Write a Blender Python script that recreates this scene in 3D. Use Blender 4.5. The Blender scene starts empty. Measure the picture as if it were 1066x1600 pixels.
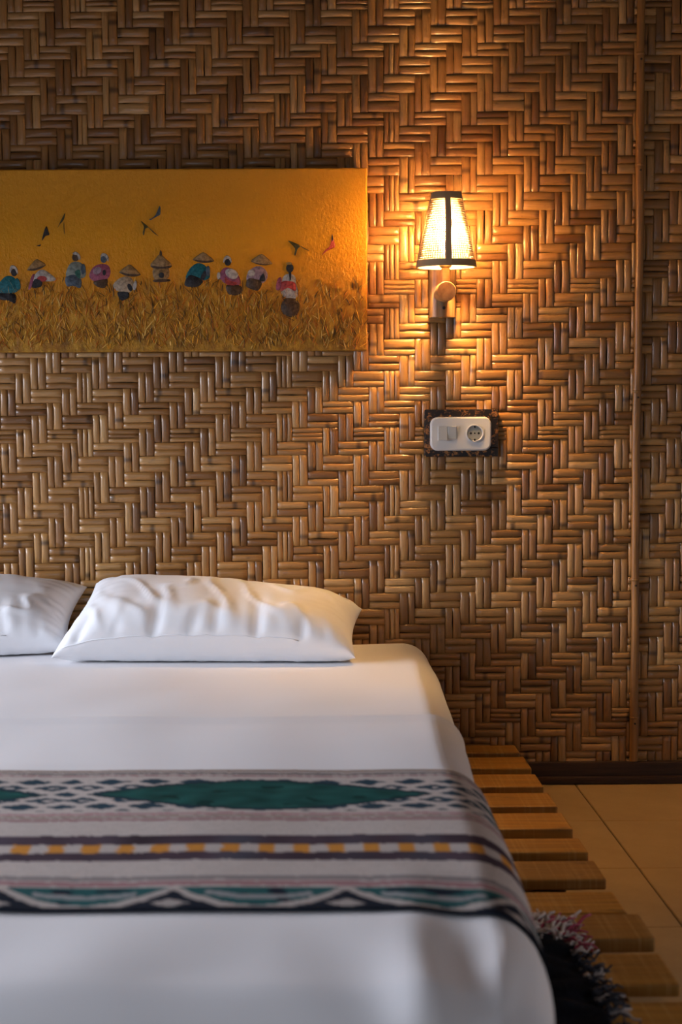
import bpy, bmesh, math, random
import numpy as np
from mathutils import Vector, Matrix, noise

random.seed(7)
R = random.Random(11)
SC = bpy.context.scene
COL = SC.collection

# ------------------------------------------------------------------ camera
F, PX, PY, D, ZC = 2442.0, 427.0, 800.0, 3.3, 0.857
PITCH, ROLL = math.radians(4.68), 0.0075
fwd = Vector((0, math.cos(PITCH), -math.sin(PITCH)))
r0 = Vector((1, 0, 0)); u0 = r0.cross(fwd)
rgt = r0 * math.cos(ROLL) - u0 * math.sin(ROLL)
upv = u0 * math.cos(ROLL) + r0 * math.sin(ROLL)
EYE = Vector((0, -D, ZC))
cam_d = bpy.data.cameras.new('camera'); cam = bpy.data.objects.new('camera', cam_d); COL.objects.link(cam)
m = Matrix((rgt, upv, -fwd)).transposed().to_4x4(); m.translation = EYE
cam.matrix_world = m
cam_d.sensor_width = 36; cam_d.lens = F * 36 / 1600
cam_d.shift_x = (533 - PX) / 1600; cam_d.shift_y = -(800 - PY) / 1600
cam_d.clip_start = 0.05
cam_d.dof.use_dof = True; cam_d.dof.focus_distance = 3.27; cam_d.dof.aperture_fstop = 5.0
SC.camera = cam

def ray(px, py):
    return (fwd * F + rgt * (px - PX) - upv * (py - PY)).normalized()
def on_y(px, py, y=0.0):            # point of a plane parallel to the back wall
    d = ray(px, py); return EYE + d * ((y - EYE.y) / d.y)
def on_z(px, py, z=0.0):            # point of a horizontal plane
    d = ray(px, py); return EYE + d * ((z - EYE.z) / d.z)
def project(p):
    v = Vector(p) - EYE; w = v.dot(fwd)
    return PX + F * v.dot(rgt) / w, PY - F * v.dot(upv) / w

# ------------------------------------------------------------------ world, daylight, exposure
vs = SC.view_settings
vs.view_transform = 'Standard'; vs.look = 'None'; vs.gamma = 1.0; vs.use_curve_mapping = False
vs.exposure = 0.0
w = bpy.data.worlds.new('world'); SC.world = w; w.use_nodes = True
w.node_tree.nodes['Background'].inputs[0].default_value = (0.55, 0.72, 1.0, 1)
w.node_tree.nodes['Background'].inputs[1].default_value = 0.25

def area(name, loc, target, sx, sy, power, color, spread=180):
    l = bpy.data.lights.new(name, 'AREA'); l.shape = 'RECTANGLE'; l.size = sx; l.size_y = sy
    l.energy = power; l.color = color; l.spread = math.radians(spread)
    o = bpy.data.objects.new(name, l); COL.objects.link(o); o.location = loc
    o.rotation_euler = (Vector(target) - Vector(loc)).to_track_quat('-Z', 'Y').to_euler()
    return o
# daylight falling through the window on the left and the doorway behind the camera
area('window_daylight', (-4.4, -1.5, 1.75), (0.0, -1.0, 0.45), 4.2, 1.8, 680, (0.80, 0.86, 1.0))
area('added_side_fill', (3.3, -1.0, 1.75), (0.3, -1.5, 0.25), 1.0, 0.9, 60, (0.86, 0.88, 1.0))  # added fill for the right side of the bed, no known source there
area('doorway_daylight', (-0.75, -5.3, 0.85), (0.0, -1.2, 0.3), 1.2, 1.1, 3, (0.50, 0.74, 1.0), 90)

# ------------------------------------------------------------------ helpers
def tag(o, label=None, cat=None, group=None, kind=None):
    if label: o['label'] = label
    if cat: o['category'] = cat
    if group: o['group'] = group
    if kind: o['kind'] = kind
    return o
def empty(name, loc=(0, 0, 0), rot=(0, 0, 0)):
    o = bpy.data.objects.new(name, None); o.empty_display_size = 0.05
    COL.objects.link(o); o.location = loc; o.rotation_euler = rot
    return o
class MB:
    """collects plain shapes into one mesh"""
    def __init__(self): self.v = []; self.f = []
    def add(self, vs, fs):
        n = len(self.v); self.v += [tuple(p) for p in vs]; self.f += [tuple(i + n for i in f) for f in fs]; return self
    def box(self, a, b, mtx=None):
        x0, y0, z0 = a; x1, y1, z1 = b
        vs = [(x0,y0,z0),(x1,y0,z0),(x1,y1,z0),(x0,y1,z0),(x0,y0,z1),(x1,y0,z1),(x1,y1,z1),(x0,y1,z1)]
        if mtx: vs = [mtx @ Vector(p) for p in vs]
        return self.add(vs, [(0,3,2,1),(4,5,6,7),(0,1,5,4),(1,2,6,5),(2,3,7,6),(3,0,4,7)])
    def lathe(self, prof, n=32, c=(0,0,0), axis='Z', closed=False, a0=0.0, a1=None):
        """profile of (radius, height) turned about an axis through c"""
        full = a1 is None; a1 = 2 * math.pi if full else a1
        k = n if full else n + 1; vs = []; fs = []
        for (r, h) in prof:
            for i in range(k):
                a = a0 + (a1 - a0) * i / n
                x, y = r * math.cos(a), r * math.sin(a)
                vs.append({'Z': (c[0]+x, c[1]+y, c[2]+h), 'Y': (c[0]+x, c[1]+h, c[2]+y), 'X': (c[0]+h, c[1]+x, c[2]+y)}[axis])
        m_ = len(prof)
        for j in range(m_ - 1 + (1 if closed else 0)):
            for i in range(n):
                a, b = j * k + i, j * k + (i + 1) % k; c2, d2 = ((j+1) % m_) * k + (i + 1) % k, ((j+1) % m_) * k + i
                fs.append((a, b, c2, d2))
        if full and not closed:
            if prof[0][0] > 1e-6: fs.append(tuple(range(k))[::-1])
            if prof[-1][0] > 1e-6: fs.append(tuple((m_-1) * k + i for i in range(k)))
        return self.add(vs, fs)
    def tube(self, pts, rad, n=6):
        pts = [Vector(p) for p in pts]; vs = []; fs = []
        rads = rad if isinstance(rad, (list, tuple)) else [rad] * len(pts)
        for i, p in enumerate(pts):
            t = (pts[min(i+1, len(pts)-1)] - pts[max(i-1, 0)]).normalized()
            a = t.cross(Vector((0, 0, 1)) if abs(t.z) < 0.9 else Vector((1, 0, 0))).normalized(); b = t.cross(a)
            for k in range(n):
                an = 2 * math.pi * k / n
                vs.append(p + (a * math.cos(an) + b * math.sin(an)) * rads[i])
        for i in range(len(pts) - 1):
            for k in range(n):
                fs.append((i*n+k, i*n+(k+1) % n, (i+1)*n+(k+1) % n, (i+1)*n+k))
        fs.append(tuple(range(n))[::-1]); fs.append(tuple((len(pts)-1)*n+k for k in range(n)))
        return self.add(vs, fs)
    def prism(self, outline, y0, y1):
        """outline of (x, z) points, thick along y"""
        n = len(outline)
        vs = [(x, y0, z) for x, z in outline] + [(x, y1, z) for x, z in outline]
        fs = [tuple(range(n)), tuple(range(2*n-1, n-1, -1))] + [(i, i+n, (i+1) % n + n, (i+1) % n) for i in range(n)]
        return self.add(vs, fs)
    def build(self, name, mat, parent=None, smooth=False, bevel=0.0, seg=2, angle=None):
        me = bpy.data.meshes.new(name); me.from_pydata(self.v, [], self.f)
        bm = bmesh.new(); bm.from_mesh(me)
        bmesh.ops.recalc_face_normals(bm, faces=bm.faces); bm.to_mesh(me); bm.free()
        me.update()
        return link(name, me, mat, parent, smooth, bevel, seg, angle)
def link(name, me, mat, parent=None, smooth=False, bevel=0.0, seg=2, angle=None):
    o = bpy.data.objects.new(name, me); COL.objects.link(o)
    if mat and not me.materials: me.materials.append(mat)
    if parent: o.parent = parent
    if smooth: me.polygons.foreach_set('use_smooth', [True] * len(me.polygons))
    if smooth and angle: me.set_sharp_from_angle(angle=math.radians(angle))
    if bevel:
        b = o.modifiers.new('bevel', 'BEVEL'); b.width = bevel; b.segments = seg; b.limit_method = 'ANGLE'; b.angle_limit = math.radians(35)
    return o
def sm(a, b, x):
    t = min(1.0, max(0.0, (x - a) / (b - a))); return t * t * (3 - 2 * t)

# ------------------------------------------------------------------ materials
class Mat:
    def __init__(self, name, base=(0.5, 0.5, 0.5), rough=0.6, spec=0.5, **kw):
        self.m = bpy.data.materials.new(name); self.m.use_nodes = True
        self.t = self.m.node_tree; self.b = self.t.nodes['Principled BSDF']
        self.b.inputs['Base Color'].default_value = (*base, 1); self.b.inputs['Roughness'].default_value = rough
        self.b.inputs['Specular IOR Level'].default_value = spec
        for k, v in kw.items(): self.b.inputs[k.replace('_', ' ')].default_value = v
    def n(self, t, **props):
        nd = self.t.nodes.new(t)
        for k, v in props.items(): setattr(nd, k, v)
        return nd
    def l(self, a, b): self.t.links.new(a, b)
    def noise(self, scale, vec=None, detail=4, rough=0.6, stretch=None, coord='Object'):
        nz = self.n('ShaderNodeTexNoise'); nz.inputs['Scale'].default_value = scale
        nz.inputs['Detail'].default_value = detail; nz.inputs['Roughness'].default_value = rough
        src = vec or self.n('ShaderNodeTexCoord').outputs[coord]
        if stretch:
            mp = self.n('ShaderNodeMapping'); mp.inputs['Scale'].default_value = stretch; self.l(src, mp.inputs['Vector']); src = mp.outputs[0]
        self.l(src, nz.inputs['Vector']); return nz.outputs['Fac']
    def ramp(self, fac, stops, interp='LINEAR'):
        r = self.n('ShaderNodeValToRGB'); e = r.color_ramp.elements; r.color_ramp.interpolation = interp
        while len(e) < len(stops): e.new(0.5)
        for el, (p, c) in zip(e, stops): el.position = p; el.color = (*c, 1) if len(c) == 3 else c
        self.l(fac, r.inputs['Fac']); return r.outputs['Color']
    def mix(self, a, b, fac, mode='MIX'):
        x = self.n('ShaderNodeMix', data_type='RGBA', blend_type=mode)
        for sock, val in ((x.inputs[6], a), (x.inputs[7], b), (x.inputs[0], fac)):
            if hasattr(val, 'links'): self.l(val, sock)
            else: sock.default_value = (*val, 1) if isinstance(val, tuple) else val
        return x.outputs[2]
    def base(self, c): self.l(c, self.b.inputs['Base Color']); return self
    def bump(self, h, dist=0.002, strength=0.5):
        bp = self.n('ShaderNodeBump'); bp.inputs['Distance'].default_value = dist; bp.inputs['Strength'].default_value = strength
        self.l(h, bp.inputs['Height']); self.l(bp.outputs[0], self.b.inputs['Normal']); return self
    def math(self, op, a, b=0.0, c=0.0):
        x = self.n('ShaderNodeMath', operation=op)
        for i, v in enumerate((a, b, c)):
            if hasattr(v, 'links'): self.l(v, x.inputs[i])
            else: x.inputs[i].default_value = v
        return x.outputs[0]

M = {}
# varnished bamboo: attribute "tone" r = light or dark strip, g = grey or red, b = place of the node ring along the strip
bm_ = Mat('bamboo_strip_varnish', rough=0.34, spec=0.45, Coat_Weight=0.35, Coat_Roughness=0.14)
at_ = bm_.n('ShaderNodeAttribute', attribute_name='tone'); sp = bm_.n('ShaderNodeSeparateColor'); bm_.l(at_.outputs['Color'], sp.inputs[0])
uv = bm_.n('ShaderNodeUVMap'); uv.uv_map = 'strip'
grain = bm_.noise(1.0, uv.outputs[0], 5, 0.65, (22, 420, 1)); blot = bm_.noise(1.0, uv.outputs[0], 3, 0.6, (34, 60, 1))
col = bm_.ramp(sp.outputs[0], [(0.0, (0.11, 0.042, 0.013)), (0.3, (0.285, 0.129, 0.036)), (0.65, (0.475, 0.241, 0.074)), (1.0, (0.62, 0.362, 0.138))])
col = bm_.mix(col, (0.40, 0.165, 0.05), bm_.math('MULTIPLY', sp.outputs[1], 0.6))
col = bm_.mix(col, (0.17, 0.085, 0.036), bm_.math('MULTIPLY', bm_.ramp(grain, [(0.42, (0,0,0)), (0.72, (1,1,1))]), 0.5))
col = bm_.mix(col, (0.075, 0.038, 0.02), bm_.math('MULTIPLY', bm_.ramp(blot, [(0.60, (0,0,0)), (0.78, (1,1,1))]), 0.55))
along = bm_.n('ShaderNodeUVMap'); along.uv_map = 'span'; sx = bm_.n('ShaderNodeSeparateXYZ'); bm_.l(along.outputs[0], sx.inputs[0])
nd = bm_.math('ABSOLUTE', bm_.math('SUBTRACT', sx.outputs[0], sp.outputs[2]))
ring = bm_.ramp(nd, [(0.0, (1,1,1)), (0.035, (0.9,0.9,0.9)), (0.12, (0,0,0))])
col = bm_.mix(col, (0.05, 0.026, 0.014), bm_.math('MULTIPLY', ring, 0.75))
bm_.base(col).bump(grain, 0.0012, 0.5); M['bamboo'] = bm_.m

M['wall_dark'] = Mat('dark_panel_backing', (0.035, 0.018, 0.008), 0.8).m
b = Mat('bamboo_batten', rough=0.4); g = b.noise(1, None, 5, 0.6, (300, 300, 9))
b.base(b.ramp(g, [(0.25, (0.17, 0.07, 0.017)), (0.6, (0.36, 0.165, 0.042)), (0.8, (0.46, 0.24, 0.07))])).bump(g, 0.001, 0.4); M['batten'] = b.m
b = Mat('dark_stained_board', rough=0.45); g = b.noise(1, None, 5, 0.6, (8, 150, 150))
b.base(b.ramp(g, [(0.3, (0.022, 0.010, 0.006)), (0.7, (0.07, 0.030, 0.015))])).bump(g, 0.001, 0.4); M['board'] = b.m
b = Mat('beige_floor_tile', rough=0.42); g = b.noise(7, None, 6, 0.65); g2 = b.noise(160, None, 2)
b.base(b.mix(b.ramp(g, [(0.3, (0.40, 0.26, 0.12)), (0.7, (0.50, 0.34, 0.165))]), (0.33, 0.24, 0.14), b.math('MULTIPLY', b.ramp(g2, [(0.55, (0,0,0)), (0.8, (1,1,1))]), 0.35))); M['tile'] = b.m
M['grout'] = Mat('floor_grout', (0.10, 0.065, 0.035), 0.9).m
b = Mat('lime_plaster', (0.80, 0.76, 0.70), 0.9); b.bump(b.noise(30, None, 6), 0.004, 0.4); M['plaster'] = b.m
b = Mat('ceiling_boards', rough=0.6); g = b.noise(1, None, 5, 0.6, (60, 2, 60))
b.base(b.ramp(g, [(0.3, (0.22, 0.13, 0.06)), (0.7, (0.34, 0.21, 0.10))])); M['ceiling'] = b.m

def pine(name, a, c, d, seed):
    b = Mat(name, rough=0.48)
    tc = b.n('ShaderNodeTexCoord'); oi = b.n('ShaderNodeObjectInfo')
    mp = b.n('ShaderNodeVectorMath', operation='ADD'); b.l(tc.outputs['Object'], mp.inputs[0])
    cb = b.n('ShaderNodeCombineXYZ')
    b.l(b.math('MULTIPLY', oi.outputs['Random'], 37.0 + seed), cb.inputs[0]); b.l(b.math('MULTIPLY', oi.outputs['Random'], 91.0), cb.inputs[1]); b.l(cb.outputs[0], mp.inputs[1])
    g = b.noise(1, mp.outputs[0], 5, 0.6, (5, 95, 95)); k = b.noise(1, mp.outputs[0], 3, 0.6, (13, 26, 20)); s = b.noise(1, mp.outputs[0], 2, 0.5, (190, 4, 4))
    col = b.ramp(g, [(0.25, a), (0.55, c), (0.8, d)])
    col = b.mix(col, (0.06, 0.025, 0.008), b.math('MULTIPLY', b.ramp(k, [(0.62, (0,0,0)), (0.75, (1,1,1))]), 0.8))
    col = b.mix(col, (0.20, 0.09, 0.02), b.math('MULTIPLY', oi.outputs['Random'], 0.55))
    col = b.mix(col, (0.85, 0.60, 0.25), b.math('MULTIPLY', b.ramp(s, [(0.5, (0,0,0)), (0.7, (1,1,1))]), 0.16))
    b.base(col).bump(g, 0.0015, 0.5); return b.m
M['slat'] = pine('varnished_pine', (0.23, 0.09, 0.009), (0.47, 0.21, 0.022), (0.62, 0.32, 0.045), 1)
M['stringer'] = pine('rough_pine', (0.12, 0.05, 0.015), (0.25, 0.12, 0.04), (0.34, 0.18, 0.06), 5)

def cloth(name, c, rough=0.85, sheen=0.15, bscale=900, bs=0.12):
    b = Mat(name, c, rough, 0.25, Sheen_Weight=sheen)
    b.bump(b.noise(bscale, None, 2), 0.0006, bs); return b
b = cloth('white_cotton_sheet', (0.80, 0.78, 0.79)); M['sheet'] = b.m
b = cloth('white_cotton_pillowcase', (0.86, 0.86, 0.88)); M['pillow'] = b.m
b = cloth('ikat_cotton', (0.5, 0.5, 0.5), 0.95, 0.0, 500, 0.2); b.b.inputs['Specular IOR Level'].default_value = 0.08
at_ = b.n('ShaderNodeAttribute', attribute_name='dye'); thread = b.noise(1, None, 2, 0.5, (420, 90, 90))
b.base(b.mix(at_.outputs['Color'], (0.05, 0.05, 0.06), b.math('MULTIPLY', b.ramp(thread, [(0.5, (0,0,0)), (0.8, (1,1,1))]), 0.22))); M['ikat'] = b.m
M['fringe_cream'] = cloth('cream_cotton_yarn', (0.55, 0.48, 0.44)).m
M['fringe_pink'] = cloth('rose_cotton_yarn', (0.42, 0.06, 0.11)).m
M['fringe_dark'] = cloth('charcoal_cotton_yarn', (0.03, 0.032, 0.045)).m

# ------------------------------------------------------------------ room shell
XL, XR, YF, ZT = -2.06, 2.14, -5.1, 2.6
TS = 0.30
GX = on_z(980, 1332).x                   # the long joint that shows on the floor
floor = MB().box((GX - 9*TS - 0.2, YF - 0.2, -0.06), (GX + 5*TS + 0.2, 0.2, -0.003)).build('floor', M['grout']); tag(floor, kind='structure')
XL, XR = GX - 9*TS, GX + 5*TS
tile_me = None
for i in range(14):
    for j in range(17):
        if tile_me is None:
            t = MB().box((0.0016, 0.0005, -0.01), (TS - 0.0016, TS - 0.0005, 0.0)).build('floor_tile', M['tile'], floor, bevel=0.0012, seg=1); tile_me = t.data
        else:
            t = bpy.data.objects.new('floor_tile', tile_me); COL.objects.link(t); t.parent = floor
            bv = t.modifiers.new('bevel', 'BEVEL'); bv.width = 0.0012; bv.segments = 1
        t.location = (XL + i*TS, -(j+1)*TS - 0.0, 0.0)

wall = MB().box((XL - 0.1, 0.007, 0), (XR + 0.1, 0.12, ZT)).build('wall_back', M['wall_dark']); tag(wall, kind='structure')
SY0, SY1, SZ0, SZ1 = -2.3, -1.05, 0.55, 1.2  # opening cut in the right wall only for the added fill
mb = MB()
mb.box((XR, YF, 0), (XR + 0.1, 0.0, SZ0)); mb.box((XR, YF, SZ1), (XR + 0.1, 0.0, ZT)); mb.box((XR, YF, SZ0), (XR + 0.1, SY0, SZ1)); mb.box((XR, SY1, SZ0), (XR + 0.1, 0.0, SZ1))
tag(mb.build('wall_right', M['plaster']), kind='structure')
w2 = empty('added_fill_window', (XR + 0.05, 0, 0)); tag(w2, kind='structure')  # made-up window, put in only to let fill light onto the bed
fr = MB(); s_ = 0.045  # frame of the added window
fr.box((-0.07, SY0, SZ0), (0.04, SY1, SZ0 + s_)); fr.box((-0.07, SY0, SZ1 - s_), (0.04, SY1, SZ1))
fr.box((-0.07, SY0, SZ0 + s_), (0.04, SY0 + s_, SZ1 - s_)); fr.box((-0.07, SY1 - s_, SZ0 + s_), (0.04, SY1, SZ1 - s_))
fr.build('window_frame', M['stringer'], w2, bevel=0.004)
tag(MB().box((XL - 0.1, YF - 0.1, ZT), (XR + 0.1, 0.12, ZT + 0.1)).build('ceiling', M['ceiling']), kind='structure')
# left wall with a wide low window, front wall with a doorway
WY0, WY1, WZ0, WZ1 = -2.7, -0.15, 0.36, 1.13
mb = MB()
mb.box((XL - 0.1, YF, 0), (XL, 0.0, WZ0)); mb.box((XL - 0.1, YF, WZ1), (XL, 0.0, ZT))
mb.box((XL - 0.1, YF, WZ0), (XL, WY0, WZ1)); mb.box((XL - 0.1, WY1, WZ0), (XL, 0.0, WZ1))
tag(mb.build('wall_left', M['plaster']), kind='structure')
win = empty('window_1', (XL - 0.05, 0, 0)); tag(win, kind='structure')
fr = MB(); s_ = 0.05
fr.box((-0.04, WY0, WZ0), (0.07, WY1, WZ0 + s_)); fr.box((-0.04, WY0, WZ1 - s_), (0.07, WY1, WZ1))
fr.box((-0.04, WY0, WZ0 + s_), (0.07, WY0 + s_, WZ1 - s_)); fr.box((-0.04, WY1 - s_, WZ0 + s_), (0.07, WY1, WZ1 - s_))
fr.build('window_frame', M['stringer'], win, bevel=0.004)
for k in (1, 2):
    yy = WY0 + (WY1 - WY0) * k / 3
    MB().box((-0.03, yy - 0.018, WZ0 + s_), (0.03, yy + 0.018, WZ1 - s_)).build('mullion', M['stringer'], win, bevel=0.003)
DX0, DX1, DZ = -1.35, -0.15, 2.0
mb = MB()
mb.box((XL - 0.1, YF - 0.1, 0), (DX0, YF, ZT)); mb.box((DX1, YF - 0.1, 0), (XR + 0.1, YF, ZT)); mb.box((DX0, YF - 0.1, DZ), (DX1, YF, ZT))
tag(mb.build('wall_front', M['plaster']), kind='structure')
dr = empty('door_1', (0, YF - 0.05, 0)); tag(dr, kind='structure')
mb = MB(); mb.box((DX0, -0.07, 0), (DX0 + 0.06, 0.07, DZ)); mb.box((DX1 - 0.06, -0.07, 0), (DX1, 0.07, DZ)); mb.box((DX0 + 0.06, -0.07, DZ - 0.06), (DX1 - 0.06, 0.07, DZ))
mb.build('door_frame', M['stringer'], dr, bevel=0.004)

# ------------------------------------------------------------------ woven bamboo wall (a two-over-two twill of doubled strips)
rows_right = {-22: 12.9, -21: 38.7, -20: 66, -19: 87.5, -18: 114.8, -17: 143.5, -16: 173.7, -15: 195.2, -14: 221, -13: 244, -12: 272.7, -11: 300,
              -10: 328.2, -9: 352.3, -8: 380.5, -7: 407.3, -6: 435.5, -5: 458.3, -4: 479.8, -3: 503.9, -2: 528.1, -1: 553.6, 0: 577.7,
              14: 901.9, 15: 924.8, 16: 949.5, 17: 974.3, 18: 997, 19: 1020, 20: 1040.9, 21: 1061.8, 22: 1083.5, 23: 1106.5, 24: 1128.5, 25: 1151.3, 26: 1174.2, 27: 1196}
rows_left = dict(zip(range(1, 14), (608.2, 630, 649.4, 671.2, 692.6, 714, 738.7, 762, 786.4, 810, 833.3, 855.8, 880)))
ROWZ = {r: on_y(830, y).z for r, y in rows_right.items()}
ROWZ.update({r: on_y(95, y).z for r, y in rows_left.items()})
r = -23
while ROWZ[r + 1] < ZT: ROWZ[r] = ROWZ[r + 1] + 0.0345 + 0.0015 * math.sin(r * 1.7); r -= 1
RMIN, RMAX = r + 1, 27
x0 = on_y(71.3, 590).x; CW = (on_y(840.9, 585).x - x0) / 32
BATX = on_y(993, 620).x                   # the batten over the panel joint
BASEZ = on_y(900, 1192).z

def strip_mesh(L, W, H, rnd):
    """one bowed bamboo strip along +x, arched across, its ends dipping under the neighbours"""
    us = (0.0, 0.05, 0.2, 0.5, 0.8, 0.95, 1.0); hs = (0.05, 0.72, 0.95, 1.0, 0.95, 0.72, 0.05)
    cs = (-1.0, -0.86, -0.45, 0.0, 0.45, 0.86, 1.0); ch = (0.02, 0.62, 0.92, 1.0, 0.92, 0.62, 0.02)
    vs, sp_ = [], []
    bow = rnd.uniform(-0.0007, 0.0007)
    for u, h in zip(us, hs):
        ww = W * 0.5 * (1 + rnd.uniform(-0.07, 0.05)) * (0.97 if u in (0.0, 1.0) else 1.0); off = bow * 4 * u * (1 - u) + rnd.uniform(-0.0002, 0.0002)
        for c, k in zip(cs, ch):
            vs.append(((u - 0.5) * L, c * ww + off, H * h * k + (0 if k > 0 else 0))); sp_.append((u, c * 0.5 + 0.5))
    n = len(cs)
    fs = [(i*n+j, (i+1)*n+j, (i+1)*n+j+1, i*n+j+1) for i in range(len(us)-1) for j in range(n-1)]
    return vs, fs, sp_

strips = []                               # (verts in world, faces, span uv, grain uv, tone, screen area or 0)
def hidden(px, py):
    if px < 582 and 250 < py < 568: return True
    if px < 600 and py > 868: return True
    if 640 < px < 755 and 285 < py < 520: return True
    if 655 < px < 790 and 630 < py < 722: return True
    if px > 640 + (py - 1000) * 0.45 - 30 and py > 1000 and px < 760 + (py - 1000) * 0.5 and px < 640: return True
    return px < 600 + max(0, py - 985) * 0.55
def add_strip(cx, cz, L, W, vertical, tone, rnd):
    H = 0.0046 * rnd.uniform(0.85, 1.15); vs, fs, sp_ = strip_mesh(L, W, H, rnd)
    a = rnd.gauss(0, 0.007); ca, sa = math.cos(a), math.sin(a); out = []
    lift = rnd.uniform(-0.0006, 0.0006)
    for (x, v, h) in vs:
        x, v = x * ca - v * sa, x * sa + v * ca
        if vertical: x, v = v, x
        out.append((cx + x, 0.002 - h - lift, cz + v))
    if vertical: fs = [f[::-1] for f in fs]
    gu, gv = rnd.uniform(0, 50), rnd.uniform(0, 50)
    guv = [(gu + (u - 0.5) * L, gv + (c - 0.5) * W) for u, c in sp_]
    px, py = project((cx, 0, cz)); q = (L if not vertical else W) / 2, (W if not vertical else L) / 2
    vis = 30 < px < 1036 and 20 < py < 1180 and not hidden(px, py) and not hidden(px - 20, py) and not hidden(px + 20, py) and not hidden(px, py + 15) and not hidden(px, py - 15)
    strips.append((out, fs, sp_, guv, tone, L * W if vis else 0.0))

class Weave:
    """splits and colours of the doubled strips: a row or a column keeps its own along the wall"""
    def __init__(self, seed): self.r = random.Random(seed); self.h = {}; self.c = {}
    def split(self, store, k):
        if k not in store:
            u = self.r.random()
            if u < 0.80: a = self.r.uniform(0.42, 0.58); parts = [a, 1 - a]
            elif u < 0.93: parts = [0.36, 0.30, 0.34]
            else: parts = [0.62, 0.38]
            store[k] = [(p, self.r.gauss(0.52, 0.13), max(0.0, self.r.gauss(0.10, 0.12)), self.r.uniform(0.18, 0.30), self.r.uniform(0, 1)) for p in parts]
        return store[k]
def tone_for(seg, pos, rnd):
    p, t, red, freq, ph = seg
    node = -1.0
    if rnd.random() < 0.12: node = rnd.uniform(0.06, 0.94)
    t += 0.12 * math.sin(6.28 * (pos * 1.3 + ph)) + rnd.gauss(0, 0.13)
    if rnd.random() < 0.08: t -= rnd.uniform(0.15, 0.35)
    return (min(1, max(0.12, t)), min(1, max(0, red + rnd.gauss(0, 0.06))), node if node >= 0 else 9.0)

def weave_panel(xa, xb, xo, shift, seed):
    wv = Weave(seed); rnd = random.Random(seed + 99)
    cmin = math.floor((xa - xo) / CW) - 3; cmax = math.ceil((xb - xo) / CW) + 3
    for r in range(RMIN, RMAX):
        za, zb = ROWZ[r], ROWZ[r + 1]
        for c in range(cmin, cmax):
            k = (c + r + shift) % 4
            if k == 0:                     # a horizontal float over two columns
                L = 2 * CW; x = xo + c * CW
                a, b_ = max(x, xa), min(x + L, xb)
                if b_ - a < 0.004: continue
                z = za
                for seg in wv.split(wv.h, r):
                    W = (za - zb) * seg[0]
                    if zb >= BASEZ - 0.05:
                        add_strip((a + b_) / 2, z - W / 2, (b_ - a) + 0.0004, W * 0.985, False, tone_for(seg, x, rnd), rnd)
                    z -= W
            if k == 2:                     # a vertical float over two rows
                rb = r + 2
                # rows r and r+1 of this column: (c+r)%4==2 and (c+r+1)%4==3
                zt = ROWZ[r]; zl = ROWZ[min(rb, RMAX)]
                if zt - zl < 0.012: continue
                x = xo + c * CW
                for seg in wv.split(wv.c, c):
                    W = CW * seg[0]
                    l_, r_ = max(x, xa), min(x + W, xb)
                    if r_ - l_ > 0.003:
                        add_strip((l_ + r_) / 2, (zt + zl) / 2, (zt - zl) + 0.0004, (r_ - l_) * 0.985, True, tone_for(seg, zt, rnd), rnd)
                    x += W
weave_panel(XL, BATX - 0.001, x0, 0, 5)
weave_panel(BATX + 0.006, XR, x0 + 0.4 * CW, 1, 23)

def strip_object(name, items, parent):
    vs, fs, span, guv, tone = [], [], [], [], []
    for (v, f, s2, g2, t, a) in items:
        n = len(vs); vs += v; fs += [tuple(i + n for i in q) for q in f]; span += s2; guv += g2; tone += [t] * len(v)
    me = bpy.data.meshes.new(name); me.from_pydata(vs, [], fs); me.materials.append(M['bamboo'])
    li = np.empty(len(me.loops), dtype=np.int32); me.loops.foreach_get('vertex_index', li)
    for nm, data in (('strip', guv), ('span', span)):
        u = me.uv_layers.new(name=nm); u.data.foreach_set('uv', np.array(data, dtype=np.float32)[li].ravel())
    ca = me.attributes.new('tone', 'FLOAT_COLOR', 'POINT')
    ca.data.foreach_set('color', np.hstack([np.array(tone, dtype=np.float32), np.ones((len(tone), 1), np.float32)]).ravel())
    me.polygons.foreach_set('use_smooth', [True] * len(me.polygons)); me.update()
    o = bpy.data.objects.new(name, me); COL.objects.link(o); o.parent = parent
    return o
order = sorted(range(len(strips)), key=lambda i: -strips[i][5])
chosen = [i for i in order[:300] if strips[i][5] > 0]
for i in chosen: strip_object('bamboo_strip', [strips[i]], wall)
cs_ = set(chosen)
tag(strip_object('bamboo_weave', [s for i, s in enumerate(strips) if i not in cs_], wall), kind='stuff')

# batten over the joint of two woven panels, with node rings, nailed on
tr = empty('trim_1', (BATX + 0.003, 0, 0)); tag(tr, 'slim dark bamboo batten nailed upright over the joint of two woven panels', kind='structure')
mb = MB(); hw = 0.0085; zs = np.linspace(BASEZ + 0.005, ZT, 60); vs = []; fs = []
an = [math.pi * k / 8 for k in range(9)]
nodes = [on_y(993, p).z for p in (85, 258, 612, 905, 1120)]
for z in zs:
    jx = 0.0012 * math.sin(z * 7.1) + 0.0006 * math.sin(z * 23); wd = hw * (1 + 0.05 * math.sin(z * 11))
    for a in an: vs.append((jx - wd * math.cos(a), -0.0045 - 0.0085 * math.sin(a) ** 0.8, z))
n = len(an)
for i in range(len(zs) - 1):
    for j in range(n - 1): fs.append((i*n+j, i*n+j+1, (i+1)*n+j+1, (i+1)*n+j))
mb.add(vs, fs); mb.build('batten_half_cane', M['batten'], tr, smooth=True)
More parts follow.
